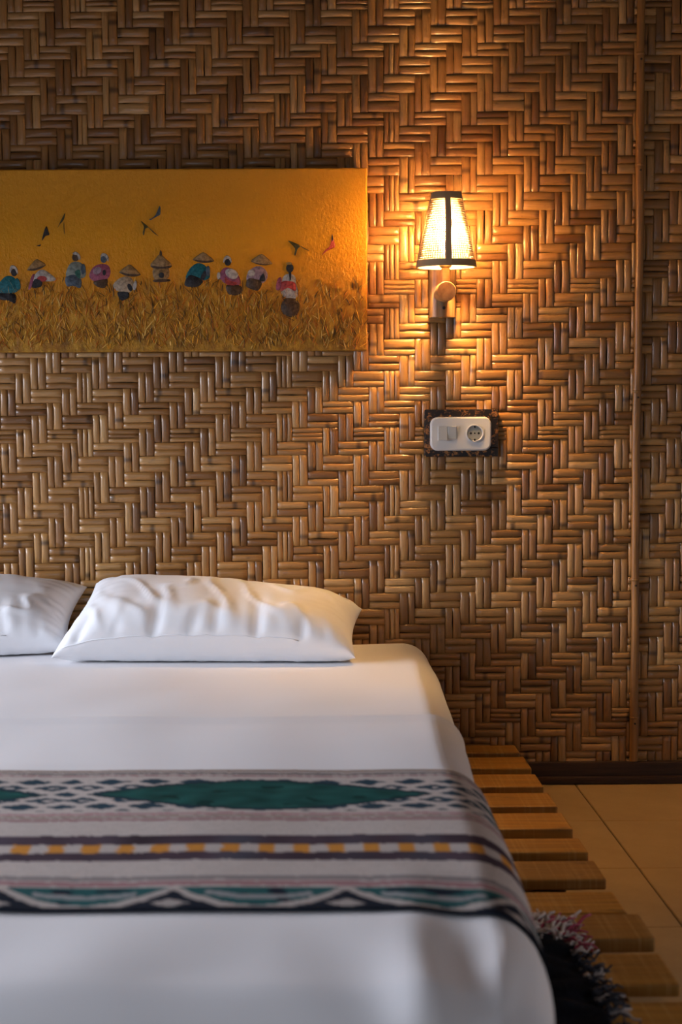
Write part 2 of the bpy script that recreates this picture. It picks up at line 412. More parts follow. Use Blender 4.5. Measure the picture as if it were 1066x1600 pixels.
for z in nodes:
    jx = 0.0012 * math.sin(z * 7.1) + 0.0006 * math.sin(z * 23)
    mb = MB(); mb.lathe([(hw, -0.003), (hw + 0.0012, -0.001), (hw + 0.0012, 0.0015), (hw, 0.003)], 18, (jx, -0.0045, z), a0=math.pi, a1=2 * math.pi)
    mb.build('node_ring', M['batten'], tr, smooth=True)
    MB().lathe([(0.0, 0.0), (0.0022, 0.0004), (0.0022, 0.003)], 10, (jx, -0.0158, z - 0.012), 'Y').build('nail', M['wall_dark'], tr)

# dark boards along the foot of the woven wall
bb = empty('baseboard_back', (0, 0, 0)); tag(bb, kind='structure')
zb1 = on_y(950, 1212).z
MB().box((XL, -0.012, zb1), (XR, 0.006, BASEZ + 0.004)).build('upper_board', M['board'], bb, bevel=0.002)
MB().box((XL, -0.022, 0.0), (XR, 0.006, zb1)).build('lower_board', M['board'], bb, bevel=0.002)
MB().box((XL, -0.026, zb1 - 0.004), (XR, -0.012, zb1 + 0.003)).build('ledge_strip', M['board'], bb, bevel=0.0015)

# ------------------------------------------------------------------ pallets
ST = 0.092                               # height of the slat tops
slat_px = [  # (back edge y, front edge y, right end x at the front edge)
    (1161, 1176, 813), (1182, 1200, 831), (1209, 1229, 850), (1238, 1260, 872), (1270, 1295.5, 896), (1308.5, 1331, 920),
    (1344.6, 1374, 948), (1391.6, 1425, 981), (1428, 1467, 1025), (1489, 1538.5, 1064), (1563, 1612, 1112), (1640, 1700, 1165), (1735, 1810, 1240)]
PXL = -1.42
for pi, (ia, ib, lab) in enumerate([(0, 8, 'varnished pine pallet with slats under the pillow end of the bed, against the woven wall'),
                                    (8, 13, 'varnished pine pallet under the foot end of the bed, where the runner fringe rests')]):
    ys = []
    base = on_z(900, slat_px[ia][0], ST).y
    pal = empty('wooden_pallet', (0, base, 0)); tag(pal, lab, 'pallet', 'pallets under the bed')
    for k in range(ia, ib):
        yb_, yf_, xr_ = slat_px[k]
        p = on_z(xr_, yf_, ST); ybk = on_z(xr_ - 8, yb_, ST).y
        if k == 0: ybk = min(ybk, -0.045)
        th = 0.017 + 0.003 * ((k * 7) % 3) / 2
        mb = MB(); mb.box((PXL + R.uniform(-0.01, 0.01), p.y, ST - th), (p.x, ybk, ST + R.uniform(-0.001, 0.001)))
        mb.build('slat', M['slat'], pal, bevel=0.003).location = (0, -base, 0)
        ys += [p.y, ybk]
    y0_, y1_ = min(ys) + 0.004, max(ys) - 0.004
    for xx in (PXL + 0.05, -0.48, 0.40):
        MB().box((xx, y0_, 0.022), (xx + 0.05, y1_, ST - 0.0201)).build('stringer', M['stringer'], pal, bevel=0.003).location = (0, -base, 0)
    for yy in (y0_, (y0_ + y1_) / 2 - 0.045, y1_ - 0.09):
        MB().box((PXL + 0.02, yy, 0.0), (0.46, yy + 0.09, 0.0218)).build('bottom_board', M['stringer'], pal, bevel=0.002).location = (0, -base, 0)

# ------------------------------------------------------------------ mattress, sheets, runner
ZM = on_z(600, 1003, 0.3).z
ZM = on_y(610, 1003, -0.03).z            # top of the bed at the wall
BL, BR, BY0, BY1 = -1.34, 0.29, -0.03, -1.95
RAD = 0.058
def edge_shift(y):                       # the right side runs a little out towards the wall
    return float(np.interp(-y, (0, 0.3, 0.76, 1.07, 1.4, 1.78, 1.98), (0.036, 0.035, 0.014, 0.0, -0.006, -0.020, -0.033)))
def skew(x, y):
    return x + edge_shift(y) * sm(-0.5, 0.29, x)
def puff(x, y):                          # soft unevenness of the bedding
    p = Vector((x * 2.1, y * 2.4, 3.3))
    d = 0.005 * noise.noise(p) + 0.0025 * noise.noise(Vector((x * 6, y * 5, 9.1)))
    # slack at the foot corner
    k = sm(1.55, 1.9, -y)
    d += k * (0.0035 * noise.noise(Vector((x * 6.5 + 4, y * 9, 1.7))) + 0.004 * math.sin((x + 0.5 * y) * 38) * sm(0.0, 0.25, x))
    # the tucked foot corner: a pleat that drops away to the right, with a small knuckle
    d += k * (-0.011 * sm(0.15, 0.22, x) + 0.009 * math.exp(-((x - 0.235) / 0.028) ** 2 - ((y + 1.86) / 0.05) ** 2) + 0.005 * math.exp(-((x - 0.16) / 0.03) ** 2))
    d -= 0.018 * sm(1.76, 1.95, -y)          # the foot end slopes off
    # faint tension creases
    d += 0.0016 * max(0, noise.noise(Vector((x * 2.2 + y * 9, y * 16 - x * 3, 5.5)))) * (1 - sm(0.25, 0.32, x))
    return d
def rounded_box(x0, x1, y0, y1, z0, z1, rad, nx, ny, nz):
    verts, faces, idx = [], [], {}
    def vert(p):
        key = tuple(round(c, 5) for c in p)
        if key in idx: return idx[key]
        idx[key] = len(verts); verts.append(p); return idx[key]
    xs, ys, zs = [list(np.linspace(a, b, k + 1)) for a, b, k in ((x0, x1, nx), (y0, y1, ny), (z0, z1, nz))]
    # denser near the rounded borders
    def dens(a): 
        lo, hi = a[0], a[-1]; return sorted(set([round(v, 6) for v in a] + [lo + rad * k / 8 for k in range(1, 9)] + [hi - rad * k / 8 for k in range(1, 9)]))
    xs, ys, zs = dens(xs), dens(ys), dens(zs)
    def quad(A, B, f):
        for i in range(len(A) - 1):
            for j in range(len(B) - 1):
                faces.append((vert(f(A[i], B[j])), vert(f(A[i+1], B[j])), vert(f(A[i+1], B[j+1])), vert(f(A[i], B[j+1]))))
    quad(xs, ys, lambda a, b: (a, b, z1)); quad(xs, zs, lambda a, b: (a, y0, b)); quad(ys, zs, lambda a, b: (x1, a, b)); quad(ys, zs, lambda a, b: (x0, a, b)); quad(xs, zs, lambda a, b: (a, y1, b))
    return verts, faces
def bed_layer(name, off, ycut, zmin, parent, mat, hem=False):
    """a skin round the mattress, off metres proud of it"""
    ya = BY0 + off if ycut is None else ycut
    ylo = min(BY1, BY0) - off
    V_, F_ = rounded_box(BL - off, BR + off, ylo, BY0 + off, zmin, ZM + off, RAD + off, 140, 160, 10)
    lo = Vector((BL + RAD, BY1 + RAD, zmin)); hi = Vector((BR - RAD, BY0 - RAD * 0.6, ZM - RAD)); rr = RAD + off
    out = []
    for p in V_:
        p = Vector(p); inner = Vector((min(max(p.x, lo.x), hi.x), min(max(p.y, lo.y), hi.y), min(p.z, hi.z)))
        d = p - inner
        if d.length > 1e-6:
            q = inner + d.normalized() * rr
            if d.y > 0 and p.y > hi.y: q.y = inner.y + (q.y - inner.y) * 0.6
        else: q = p
        up = sm(ZM - RAD * 1.2, ZM, q.z)
        pf = puff(q.x, q.y)
        nrm = d.normalized() if d.length > 1e-6 else Vector((0, 0, 1))
        q = q + nrm * pf * (0.4 + 0.6 * up)
        # side drape waves
        if q.z < ZM - RAD * 0.5 and q.x > BR - 0.02: q.x += 0.004 * math.sin(q.y * 21 + 1) * sm(ZM - 0.04, zmin, q.z)
        out.append(Vector((skew(q.x, q.y), q.y, q.z)))
    if ycut is not None:
        keep = [f for f in F_ if all(out[i].y <= ycut + 0.012 for i in f)]
        used = sorted({i for f in keep for i in f}); mp = {o: n_ for n_, o in enumerate(used)}
        out = [out[i] for i in used]; keep = [tuple(mp[i] for i in f) for f in keep]
        F_ = keep
        # the far hem runs a little unevenly and stands proud in a small roll
        for p in out:
            e = p.y - ycut
            if e > -0.03:
                hem_y = ycut + 0.004 * noise.noise(Vector((p.x * 5, 0.3, 0))) + 0.006 * noise.noise(Vector((p.x * 1.2, 7.3, 0)))
                if p.y > hem_y: p.y = hem_y
                p.z += 0.0055 * sm(-0.03, -0.006, e)
    o = MB().add(out, F_).build(name, mat, parent, smooth=True)
    return o
mat_root = empty('mattress', (0.0, -1.0, ST)); tag(mat_root, 'thick white mattress in a fitted cotton sheet lying on the slatted pallets', 'mattress')
core = bed_layer('fitted_sheet', 0.0, None, ST + 0.001, mat_root, M['sheet']); core.location = (0, 1.0, -ST)
mb = MB(); mb.box((BL + 0.03, BY1 + 0.09, ST + 0.001), (BR - 0.09, BY0 - 0.03, ST + 0.03)); mb.build('mattress_base', M['sheet'], mat_root).location = (0, 1.0, -ST)

FOLD = on_z(350, 1129, ZM).y
sheet = bed_layer('flat_sheet', 0.006, FOLD, ST + 0.012, None, M['sheet'])
so = sheet.modifiers.new('thick', 'SOLIDIFY'); so.thickness = 0.0015; so.offset = -1
tag(sheet, 'white flat sheet tucked tight over the foot end of the bed, hem across the middle', 'sheet')

# woven runner: colours in metres, v = 0 at the far edge, w = along the runner
RY0 = on_z(300, 1216, ZM).y; RY1 = on_z(300, 1437, ZM).y; RW = RY0 - RY1
def vpx(y): return (RY0 - on_z(300, y, ZM).y) / RW
CREAM = np.array((0.56, 0.50, 0.47)); TEAL = np.array((0.016, 0.090, 0.082)); NAVY = np.array((0.012, 0.017, 0.030)); PLUM = np.array((0.070, 0.047, 0.064))
ORANGE = np.array((0.62, 0.27, 0.05)); PINK = np.array((0.36, 0.20, 0.21)); TAUPE = np.array((0.28, 0.21, 0.17)); GREYT = np.array((0.20, 0.18, 0.18)); BLUE = np.array((0.05, 0.14, 0.19))
def nz(x, y, s=0.0): return noise.noise(Vector((x, y, s)))
DC = on_z(410, 1255, ZM).x; DH = on_z(685, 1255, ZM).x - DC; DP = 2 * DH + 0.052
b_d0, b_d1 = vpx(1231), vpx(1280)
OR0 = on_z(85 * 450 / 1066 * 1.0, 1339, ZM).x; OP = (on_z(605 * 0.4221, 1339, ZM).x - on_z(210 * 0.4221, 1339, ZM).x) / 3
def dye(w, v):
    """w metres along the runner, v 0..1 across it"""
    c = CREAM * (1 + 0.06 * nz(w * 60, v * 40, 2))
    j = 0.006 * nz(w * 55, v * 3, 4) + 0.004 * nz(w * 160, v * 6, 6)      # ikat feathering
    vj = v + j
    def band(a, b): return vpx(a) <= vj < vpx(b)
    if v < vpx(1228):
        s = nz(w * 3, v * 150, 1)
        if band(1217.5, 1219.5): c = TAUPE if nz(w * 4, 3, 2) > -0.25 else CREAM
        elif band(1221.5, 1224): c = GREYT if nz(w * 3, 1, 5) > -0.1 else PINK
        elif band(1225.5, 1227): c = PINK
    elif b_d0 <= v < b_d1:
        q = (v - b_d0) / (b_d1 - b_d0) * 2 - 1                          # -1 .. 1 across the diamond band
        k = ((w - DC + DP / 2) % DP) - DP / 2; a = abs(k) / DH
        lens = 1 - a ** 1.7
        qj = abs(q) + 0.05 * nz(w * 70, q * 2, 8)
        if a < 1 and qj < lens * 0.97:
            c = TEAL * (1 + 0.55 * nz(w * 30, q * 3.0, 3))
            if qj > lens * 0.97 - 0.13: c = NAVY * 1.2 + TEAL * 0.25
            elif nz(w * 28, q * 3.2, 12) > 0.32: c = TEAL * 0.5
        else:                                                            # small dark ikat flames round the tips
            ph = (k / 0.058 + 0.5 * (int((q + 1) * 2.6) % 2)) % 1.0
            cellq = ((q + 1) * 2.6) % 1.0
            e = abs(ph - 0.5) * 2.0 + abs(cellq - 0.5) * 1.7 + 0.28 * nz(w * 80, q * 5, 15)
            if e < 0.88 and e > (0.30 if (int((q + 1) * 2.6) % 2) else -1): c = NAVY + 0.3 * BLUE
    elif v < vpx(1299):
        if band(1283, 1286): c = PINK * 1.2
        elif band(1287.5, 1290): c = TAUPE
        elif band(1291.5, 1295): c = PINK * 0.95 if nz(w * 4, 2, 9) > -0.2 else TAUPE
    elif band(1318, 1332.5) or band(1345.5, 1359):
        c = PLUM * (1 + 0.5 * nz(w * 22, v * 8, 3)) + BLUE * 0.35 * max(0, nz(w * 14, 1, 21))
    elif band(1332.5, 1345.5):
        ph = ((w - OR0) / OP + 0.5) % 1.0
        c = ORANGE if abs(ph - 0.5) < 0.235 + 0.06 * nz(w * 40, v * 60, 2) else CREAM * 0.95
    elif vpx(1358) < v < vpx(1403):
        if band(1385, 1391): c = GREYT * 1.3
        elif band(1393, 1400): c = PINK * 1.05
    elif v >= vpx(1403):
        q = (v - vpx(1403)) / (1 - vpx(1403))
        P = 0.19; k = abs(((w - DC * 0.4 + P / 2) % P) / P - 0.5) * 2     # 0 .. 1
        h = q + 0.07 * nz(w * 60, q * 2, 31)
        arc = 0.95 * (1 - k ** 1.8)                                       # hanging arcs of undyed yarn
        c = TEAL * 0.8 + BLUE * 0.25 if h < arc else NAVY
        if abs(h - arc) < 0.13 and q < 0.92: c = CREAM * 0.85
        elif abs(h - arc * 0.45) < 0.10 and k < 0.6: c = CREAM * 0.5 + BLUE * 0.4
        elif h > arc and abs(h - 0.72) + abs(k - 1) * 0.9 < 0.20: c = CREAM * 0.75
        elif h < arc and nz(w * 34, q * 4, 17) > 0.25: c = NAVY * 1.2
        if q > 0.90: c = NAVY * 0.7
    return c
SIDE = ST + 0.006
def runner_point(s, y, off=0.011):
    """s = arc length from the middle of the bed: flat top, rounded border, down the side, then out onto the slats"""
    rr = RAD + off; flat = BR - RAD; arc = rr * math.pi / 2; down = ZM - RAD - SIDE - 0.03
    f2 = 0.03
    if s < flat: x, z, nx_, nz_ = s, ZM + off, 0, 1
    elif s < flat + arc: a = (s - flat) / rr; nx_, nz_ = math.sin(a), math.cos(a); x, z = flat + rr * nx_, ZM - RAD + rr * nz_
    elif s < flat + arc + down: x, z, nx_, nz_ = BR + off, ZM - RAD - (s - flat - arc), 1, 0
    else:
        e = s - flat - arc - down; A = f2 * math.pi / 2
        if e < A: a = e / f2; x, z, nx_, nz_ = BR + off + f2 * (1 - math.cos(a)), SIDE + f2 * (1 - math.sin(a)), math.cos(a), math.sin(a)
        else: x, z, nx_, nz_ = BR + off + f2 + (e - A), SIDE, 0, 1
    if x < BR + 0.02 and z > ZM - 0.14:
        pf = puff(min(x, BR), y) * (0.4 + 0.6 * sm(ZM - RAD * 1.2, ZM, z)); x += nx_ * pf; z += nz_ * pf
    else:
        z += 0.014 * max(0.0, 0.35 + noise.noise(Vector((x * 16, y * 22, 2)))) if z < SIDE + 0.05 else 0
        x += 0.006 * math.sin(y * 30) * sm(ZM - 0.1, SIDE + 0.05, z) * (1 if z > SIDE + 0.04 else 0.5) + 0.006 * sm(ZM - 0.1, SIDE + 0.06, z)
    return skew(x, y), y, z
flat_ = BR - RAD; S1 = flat_ + (RAD + 0.011) * math.pi / 2 + (ZM - RAD - SIDE - 0.03) + 0.03 * math.pi / 2 + 0.068
S0 = BL + 0.16
ns, nv = 470, 170
vs, cols, fs = [], [], []
for i in range(ns + 1):
    s = S0 + (S1 - S0) * i / ns
    for j in range(nv + 1):
        v = j / nv; y = RY0 - RW * v
        y += 0.004 * noise.noise(Vector((s * 3, v, 3))) + 0.010 * sm(0.22, 0.5, s) * (0.5 - v)
        x, y2, z = runner_point(s, y); vs.append((x, y2, z))
        tail = S1 - s
        if tail < 0.17:                                                 # the dark end of the runner
            c = NAVY * (0.30 + 0.2 * nz(s * 40, v * 30, 2))
            if v < 0.06: c = CREAM * 0.7
            elif v < 0.10: c = np.array((0.30, 0.05, 0.09)) if nz(s * 60, v * 20, 3) > -0.1 else CREAM * 0.6
        else: c = dye(s, v)
        cols.append((max(c[0], 0.004), max(c[1], 0.004), max(c[2], 0.004), 1))
for i in range(ns):
    for j in range(nv):
        a = i * (nv + 1) + j; fs.append((a, a + 1, a + nv + 2, a + nv + 1))
me = bpy.data.meshes.new('bed_runner'); me.from_pydata(vs, [], fs)
ca = me.attributes.new('dye', 'FLOAT_COLOR', 'POINT'); ca.data.foreach_set('color', np.array(cols, dtype=np.float32).ravel())
run_root = empty('bed_runner', (0, (RY0 + RY1) / 2, ZM + 0.01))
tag(run_root, 'woven bed runner with teal diamonds, orange dots and dark stripes across the bed', 'bed runner')
o = link('runner_cloth', me, M['ikat'], run_root, True); o.matrix_parent_inverse = Matrix.Translation(run_root.location).inverted()
so = o.modifiers.new('thick', 'SOLIDIFY'); so.thickness = 0.002; so.offset = -1
# fringe along the end that rests on the slats
groups = {'cream': MB(), 'pink': MB(), 'dark': MB()}
fr_ = random.Random(4)
def strand(p, d, L, kind, rad=0.0020):
    pts = [Vector(p)]; dv = Vector(d).normalized()
    for k in range(5):
        dv = (dv + Vector((fr_.uniform(-.35, .35), fr_.uniform(-.35, .35), 0))).normalized()
        q = pts[-1] + dv * L / 5; q.z = ST + 0.005 + fr_.uniform(0, 0.012); pts.append(q)
    groups[kind].tube(pts, [rad, rad, rad, rad * 0.9, rad * 0.8, rad * 0.6], 5)
xe = BR + 0.011 + 0.03 + 0.068
for k in range(120):
    v = fr_.random(); y = RY0 - RW * v
    kind = ('cream' if fr_.random() < 0.55 else 'pink') if v < 0.2 else fr_.choices(['dark', 'cream'], [0.8, 0.2])[0]
    strand((xe - 0.008, y, ST + 0.010), (1, fr_.uniform(-.3, .6), 0), fr_.uniform(0.02, 0.045), kind)
for k in range(46):                       # loose yarns along the far edge
    x = BR + 0.03 + fr_.random() * 0.07
    strand((x, RY0 - fr_.uniform(-0.005, 0.07), ST + 0.013), (fr_.uniform(-.2, 1), 0.35, 0), fr_.uniform(0.035, 0.07), fr_.choices(['cream', 'pink'], [0.65, 0.35])[0], 0.0030)
for k, mbx in groups.items():
    f = mbx.build('fringe', M['fringe_' + k], run_root, True); f.matrix_parent_inverse = Matrix.Translation(run_root.location).inverted(); tag(f, k + (' yarn fringe' if k != 'pink' else ' rose yarn fringe'), kind='stuff')

# ------------------------------------------------------------------ pillows
def make_pillow(name, label, near_l, near_r, far_l, far_r, T, seed, ear=1.0):
    """four corner points give the lie of the pillow; it is plump between them"""
    root = empty(name, tuple((near_l + near_r) / 2)); tag(root, label, 'pillow', 'white pillows at the head of the bed')
    nl, nr, fl, frr = [Vector(p) for p in (near_l, near_r, far_l, far_r)]
    nU, nV = 96, 64
    xax = ((nr - nl) + (frr - fl)).normalized(); vax = ((fl - nl) + (frr - nr)).normalized(); nrm = xax.cross(vax).normalized()
    W_, Dp = (nr - nl).length, (fl - nl).length
    def pt(u, v, side):
        # u, v in -1..1
        pin_u = 1 - 0.045 * (1 - v * v) ; pin_v = 1 - 0.09 * (1 - u * u)
        uu, vv = u * pin_u, v * pin_v
        a, b = (uu + 1) / 2, (vv + 1) / 2
        p = nl * (1 - a) * (1 - b) + nr * a * (1 - b) + fl * (1 - a) * b + frr * a * b
        du, dv = 1 - abs(u), 1 - abs(v)
        p = p + Vector((0, -0.012, 0.024)) * (1 - b) ** 2 * max(0.0, 1 - u ** 4) ** 0.5      # the front seam rides up on the filling
        h = (1 - abs(u) ** 4.0) ** 0.52 * (1 - abs(v) ** 2.8) ** 0.50
        # long soft folds and pleats running in from the seams
        wr = 0.007 * noise.noise(Vector((u * 2.2 + seed, v * 1.3, seed))) * min(1, 4 * du) * min(1, 3 * dv)
        ridge = 1 - abs(noise.noise(Vector((u * 4.2 + v * 1.4 + seed * 3, v * 0.9 - u * 0.8, seed + 4)))) * 2
        wr += 0.014 * sm(0.75, -0.1, v) * max(0, ridge - 0.6) * min(1, 5 * du) * min(1, 4 * dv)
        pl = noise.noise(Vector((u * 13 + seed, seed, 2.0 + v * 0.8)))
        wr += 0.018 * (pl - 0.5 * abs(pl)) * math.exp(-dv / 0.30) * (1.0 if v < 0 else 0.35) * min(1, dv * 14) * min(1, du * 6)
        pl2 = noise.noise(Vector((seed + 8, v * 8, 5.0)))
        wr += 0.007 * pl2 * math.exp(-du / 0.12) * min(1, du * 16)
        hh = T * h + wr
        q = p + nrm * (hh if side > 0 else -(0.62 + 0.5 * max(0.0, -v)) * T * h + 0.4 * wr)
        return q
    def settle(q):
        zmin = ZM + 0.004 + puff(q.x, q.y)
        if q.z < zmin: q.z = zmin + 0.0015 * (0.5 + 0.5 * noise.noise(q * 30))
        if q.y > -0.012: q.y = -0.012
        return q - root.location
    vs, fs = [], []
    k = nV + 1
    for i in range(nU + 1):
        for j in range(nV + 1):
            u = math.sin((i / nU * 2 - 1) * math.pi / 2 * 0.92) / math.sin(math.pi / 2 * 0.92); v = math.sin((j / nV * 2 - 1) * math.pi / 2 * 0.92) / math.sin(math.pi / 2 * 0.92)
            vs.append(settle(pt(u, v, 1)))
    base_ = len(vs); mp = {}
    for i in range(nU + 1):
        for j in range(nV + 1):
            if i in (0, nU) or j in (0, nV): mp[(i, j)] = i * k + j
            else:
                u = math.sin((i / nU * 2 - 1) * math.pi / 2 * 0.92) / math.sin(math.pi / 2 * 0.92); v = math.sin((j / nV * 2 - 1) * math.pi / 2 * 0.92) / math.sin(math.pi / 2 * 0.92)
                mp[(i, j)] = len(vs); vs.append(settle(pt(u, v, -1)))
    for i in range(nU):
        for j in range(nV):
            fs.append((i*k+j, (i+1)*k+j, (i+1)*k+j+1, i*k+j+1))
            fs.append((mp[(i, j)], mp[(i, j+1)], mp[(i+1, j+1)], mp[(i+1, j)]))
    MB().add(vs, fs).build('pillowcase', M['pillow'], root, True)
    seam = [settle(pt(-0.93 + 1.55 * t / 40, -0.985 + 0.01 * math.sin(t / 40 * 3.0), 1)) + nrm * 0.0006 for t in range(41)]
    MB().tube(seam, 0.0012, 6).build('seam', M['pillow'], root, True)
    return root
P = on_z(80, 1030, ZM + 0.012), on_z(556, 1030, ZM + 0.010), on_y(150, 912, -0.045), on_y(566, 952, -0.05)
make_pillow('pillow', 'plump white pillow with a front seam, whole in view, nearest the wall lamp', *P, 0.085, 1.3)
nl2 = Vector((P[0].x - 0.60, P[0].y - 0.005, ZM + 0.012)); nr2 = Vector((P[0].x + 0.02, P[0].y + 0.09, ZM + 0.012))
make_pillow('pillow', 'white pillow at the left edge of the picture, partly behind the other pillow', nl2, nr2, on_y(-440, 918, -0.04), on_y(137, 917, -0.03), 0.080, 6.1)

# ------------------------------------------------------------------ painting
PT = -0.0135; PF = -0.034
c_tr, c_br, c_tl = on_y(571, 262, PF), on_y(574, 548, PF), on_y(0, 265, PF)
ang = math.atan2(c_tr.z - c_tl.z, c_tr.x - c_tl.x)
ph_ = c_tr.z - c_br.z; pw_ = 1.5
rot_ = Matrix.Rotation(-ang, 3, 'Y')
org = c_br + rot_ @ Vector((-pw_, 0, 0)); org.y = PF
paint = empty('canvas_painting', (org.x + pw_ / 2, PT, org.z)); tag(paint, 'long golden canvas painting of harvesters bending in a rice field under kites', 'painting')
INV = Matrix.Translation(paint.location).inverted()
def pin(o): o.matrix_parent_inverse = INV; return o
b = Mat('golden_oil_paint', rough=0.4, spec=0.3)
tc = b.n('ShaderNodeTexCoord'); sx = b.n('ShaderNodeSeparateXYZ'); b.l(tc.outputs['Object'], sx.inputs[0])
hgt = b.math('DIVIDE', sx.outputs[2], ph_)
wob = b.noise(7, None, 4); hh = b.math('ADD', hgt, b.math('MULTIPLY', b.math('SUBTRACT', wob, 0.5), 0.16))
sky_ = b.ramp(hh, [(0.0, (0.30, 0.12, 0.008)), (0.18, (0.48, 0.18, 0.008)), (0.33, (0.68, 0.24, 0.007)), (0.45, (0.78, 0.30, 0.006)), (0.62, (0.84, 0.36, 0.010)), (1.0, (0.82, 0.37, 0.03))])
dab = b.noise(1, None, 5, 0.7, (60, 60, 38)); dabs = b.ramp(dab, [(0.40, (0,0,0)), (0.62, (1,1,1))])
low = b.ramp(hh, [(0.30, (1,1,1)), (0.46, (0,0,0))])
colr = b.mix(sky_, (0.78, 0.42, 0.04), b.math('MULTIPLY', b.math('MULTIPLY', dabs, low), 0.55))
d2 = b.noise(1, None, 5, 0.7, (26, 26, 18)); colr = b.mix(colr, (0.07, 0.035, 0.006), b.math('MULTIPLY', b.math('MULTIPLY', b.ramp(d2, [(0.5, (0,0,0)), (0.68, (1,1,1))]), low), 0.5))
imp = b.noise(1, None, 5, 0.65, (150, 150, 95)); b.base(colr).bump(imp, 0.0035, 0.8); M['oil'] = b.m
mb = MB(); mb.box((0, 0, 0), (pw_, PT - PF, ph_))
cv = mb.build('canvas', M['oil'], paint, bevel=0.003, seg=2); cv.location = Vector(org) - paint.location; cv.rotation_euler = (0, -ang, 0)
M['wood_bar'] = M['stringer']
mb = MB(); mb.box((0.02, PT - PF, 0.02), (pw_ - 0.02, PT - PF + 0.004, 0.05)); mb.box((0.02, PT - PF, ph_ - 0.05), (pw_ - 0.02, PT - PF + 0.004, ph_ - 0.02))
sb = mb.build('stretcher_bar', M['stringer'], paint); sb.location = cv.location; sb.rotation_euler = cv.rotation_euler

PAINTS = {}
def pcol(name, c):
    if name not in PAINTS:
        b = Mat('oil_' + name, c, 0.45, 0.4); n1 = b.noise(260, None, 4)
        dk = tuple(x * 0.45 for x in c); lt = tuple(min(0.9, x * 1.35 + 0.02) for x in c)
        b.base(b.ramp(b.noise(170, None, 4), [(0.3, dk), (0.5, c), (0.72, lt)])).bump(n1, 0.0015, 0.6); PAINTS[name] = b.m
    return PAINTS[name]
PC = dict(teal=(0.012, 0.17, 0.20), white=(0.62, 0.55, 0.50), cream=(0.58, 0.42, 0.28), grey=(0.30, 0.32, 0.27), magenta=(0.42, 0.10, 0.17), tan=(0.42, 0.24, 0.09), brown=(0.10, 0.05, 0.022),
          dark=(0.03, 0.025, 0.028), lilac=(0.42, 0.27, 0.32), red=(0.55, 0.06, 0.05), green=(0.03, 0.14, 0.10), straw=(0.50, 0.30, 0.08), slate=(0.10, 0.13, 0.17), olive=(0.11, 0.085, 0.02), skin=(0.36, 0.17, 0.08))
for k_, c_ in PC.items(): pcol(k_, tuple(x * 0.78 for x in c_))
LAYER = [0]
def dab_poly(name, pts, color, parent, th=0.0012):
    """a raised dab of paint: outline in photo pixels laid on the canvas"""
    LAYER[0] += 1; lift = 0.00008 * (LAYER[0] % 9)
    wp = [on_y(x, y, PF) for x, y in pts]
    # rounded outline
    n = len(wp); out = []
    for i in range(n):
        p0, p1, p2, p3 = wp[i-1], wp[i], wp[(i+1) % n], wp[(i+2) % n]
        for t in (0, 0.33, 0.66):
            out.append(0.5 * ((2*p1) + (p2-p0)*t + (2*p0-5*p1+4*p2-p3)*t*t + (3*p1-p0-3*p2+p3)*t**3))
    c = sum(out, Vector()) / len(out)
    k = len(out); vs = [(p.x, PF + 0.0002, p.z) for p in out] + [((c + (p - c) * 0.86).x, PF - th - lift, (c + (p - c) * 0.86).z) for p in out]
    fs = [tuple(range(k, 2*k))] + [(i, (i+1) % k, (i+1) % k + k, i + k) for i in range(k)]
    o = MB().add(vs, fs).build(name, PAINTS[color], parent, True, angle=50); o.matrix_parent_inverse = INV if parent is paint else Matrix.Identity(4)
    return o
def ell(x, y, a, b_, rot=0, n=8):
    c, s = math.cos(rot), math.sin(rot); return [(x + a*math.cos(t)*c - b_*math.sin(t)*s, y + a*math.cos(t)*s + b_*math.sin(t)*c) for t in [2*math.pi*i/n for i in range(n)]]
def figure(parts, label):
    """parts: (name, outline, colour); the first is the body that carries the others"""
    nm, pts, c = parts[0]
    body = dab_poly('painted_figure', pts, c, paint); tag(body, label)
    for nm, pts, c in parts[1:]:
        o = dab_poly(nm, pts, c, body, 0.0017)
def hat(x, y, w_, h_, tilt=0):
    return [(x - w_, y + h_*0.45 + tilt), (x - w_*0.45, y - h_*0.35 + tilt*0.4), (x, y - h_*0.75), (x + w_*0.45, y - h_*0.35 - tilt*0.4), (x + w_, y + h_*0.45 - tilt), (x + w_*0.4, y + h_*0.72 - tilt*0.4), (x - w_*0.4, y + h_*0.72 + tilt*0.4)]
def brim(x, y, w_, h_, tilt=0):
    return [(x - w_*1.02, y + h_*0.42 + tilt), (x, y + h_*0.52), (x + w_*1.02, y + h_*0.42 - tilt), (x + w_*0.4, y + h_*0.8 - tilt*0.4), (x - w_*0.4, y + h_*0.8 + tilt*0.4)]
figure([('b', [(-8, 452), (0, 440), (10, 431), (22, 433), (30, 446), (27, 456), (12, 460), (-4, 461)], 'teal'), ('painted_skirt', [(-6, 458), (12, 458), (24, 460), (25, 475), (14, 470), (0, 468)], 'dark'), ('painted_sleeve', ell(28, 444, 4, 10, -0.2), 'teal'),
        ('painted_head', ell(22, 426, 5, 6), 'dark'), ('painted_head_wrap', [(15, 421), (17, 415), (23, 415), (28, 421), (28, 429), (24, 421), (19, 420), (16, 427)], 'white')], 'painted harvester in teal with a white head wrap')
figure([('b', [(50, 440), (56, 427), (66, 421), (78, 427), (88, 437), (76, 440), (62, 438)], 'white'), ('painted_sash', [(56, 437), (62, 431), (72, 432), (74, 438), (64, 441)], 'red'), ('painted_skirt', [(50, 450), (54, 435), (66, 439), (64, 448)], 'dark'), ('painted_arm', [(44, 452), (49, 432), (54, 428), (52, 440), (48, 452)], 'magenta'),
        ('painted_hat', hat(57, 413, 15, 11, 4), 'tan'), ('painted_hat_brim', brim(57, 413, 15, 11, 4), 'brown')], 'painted harvester in white and red under a straw hat')
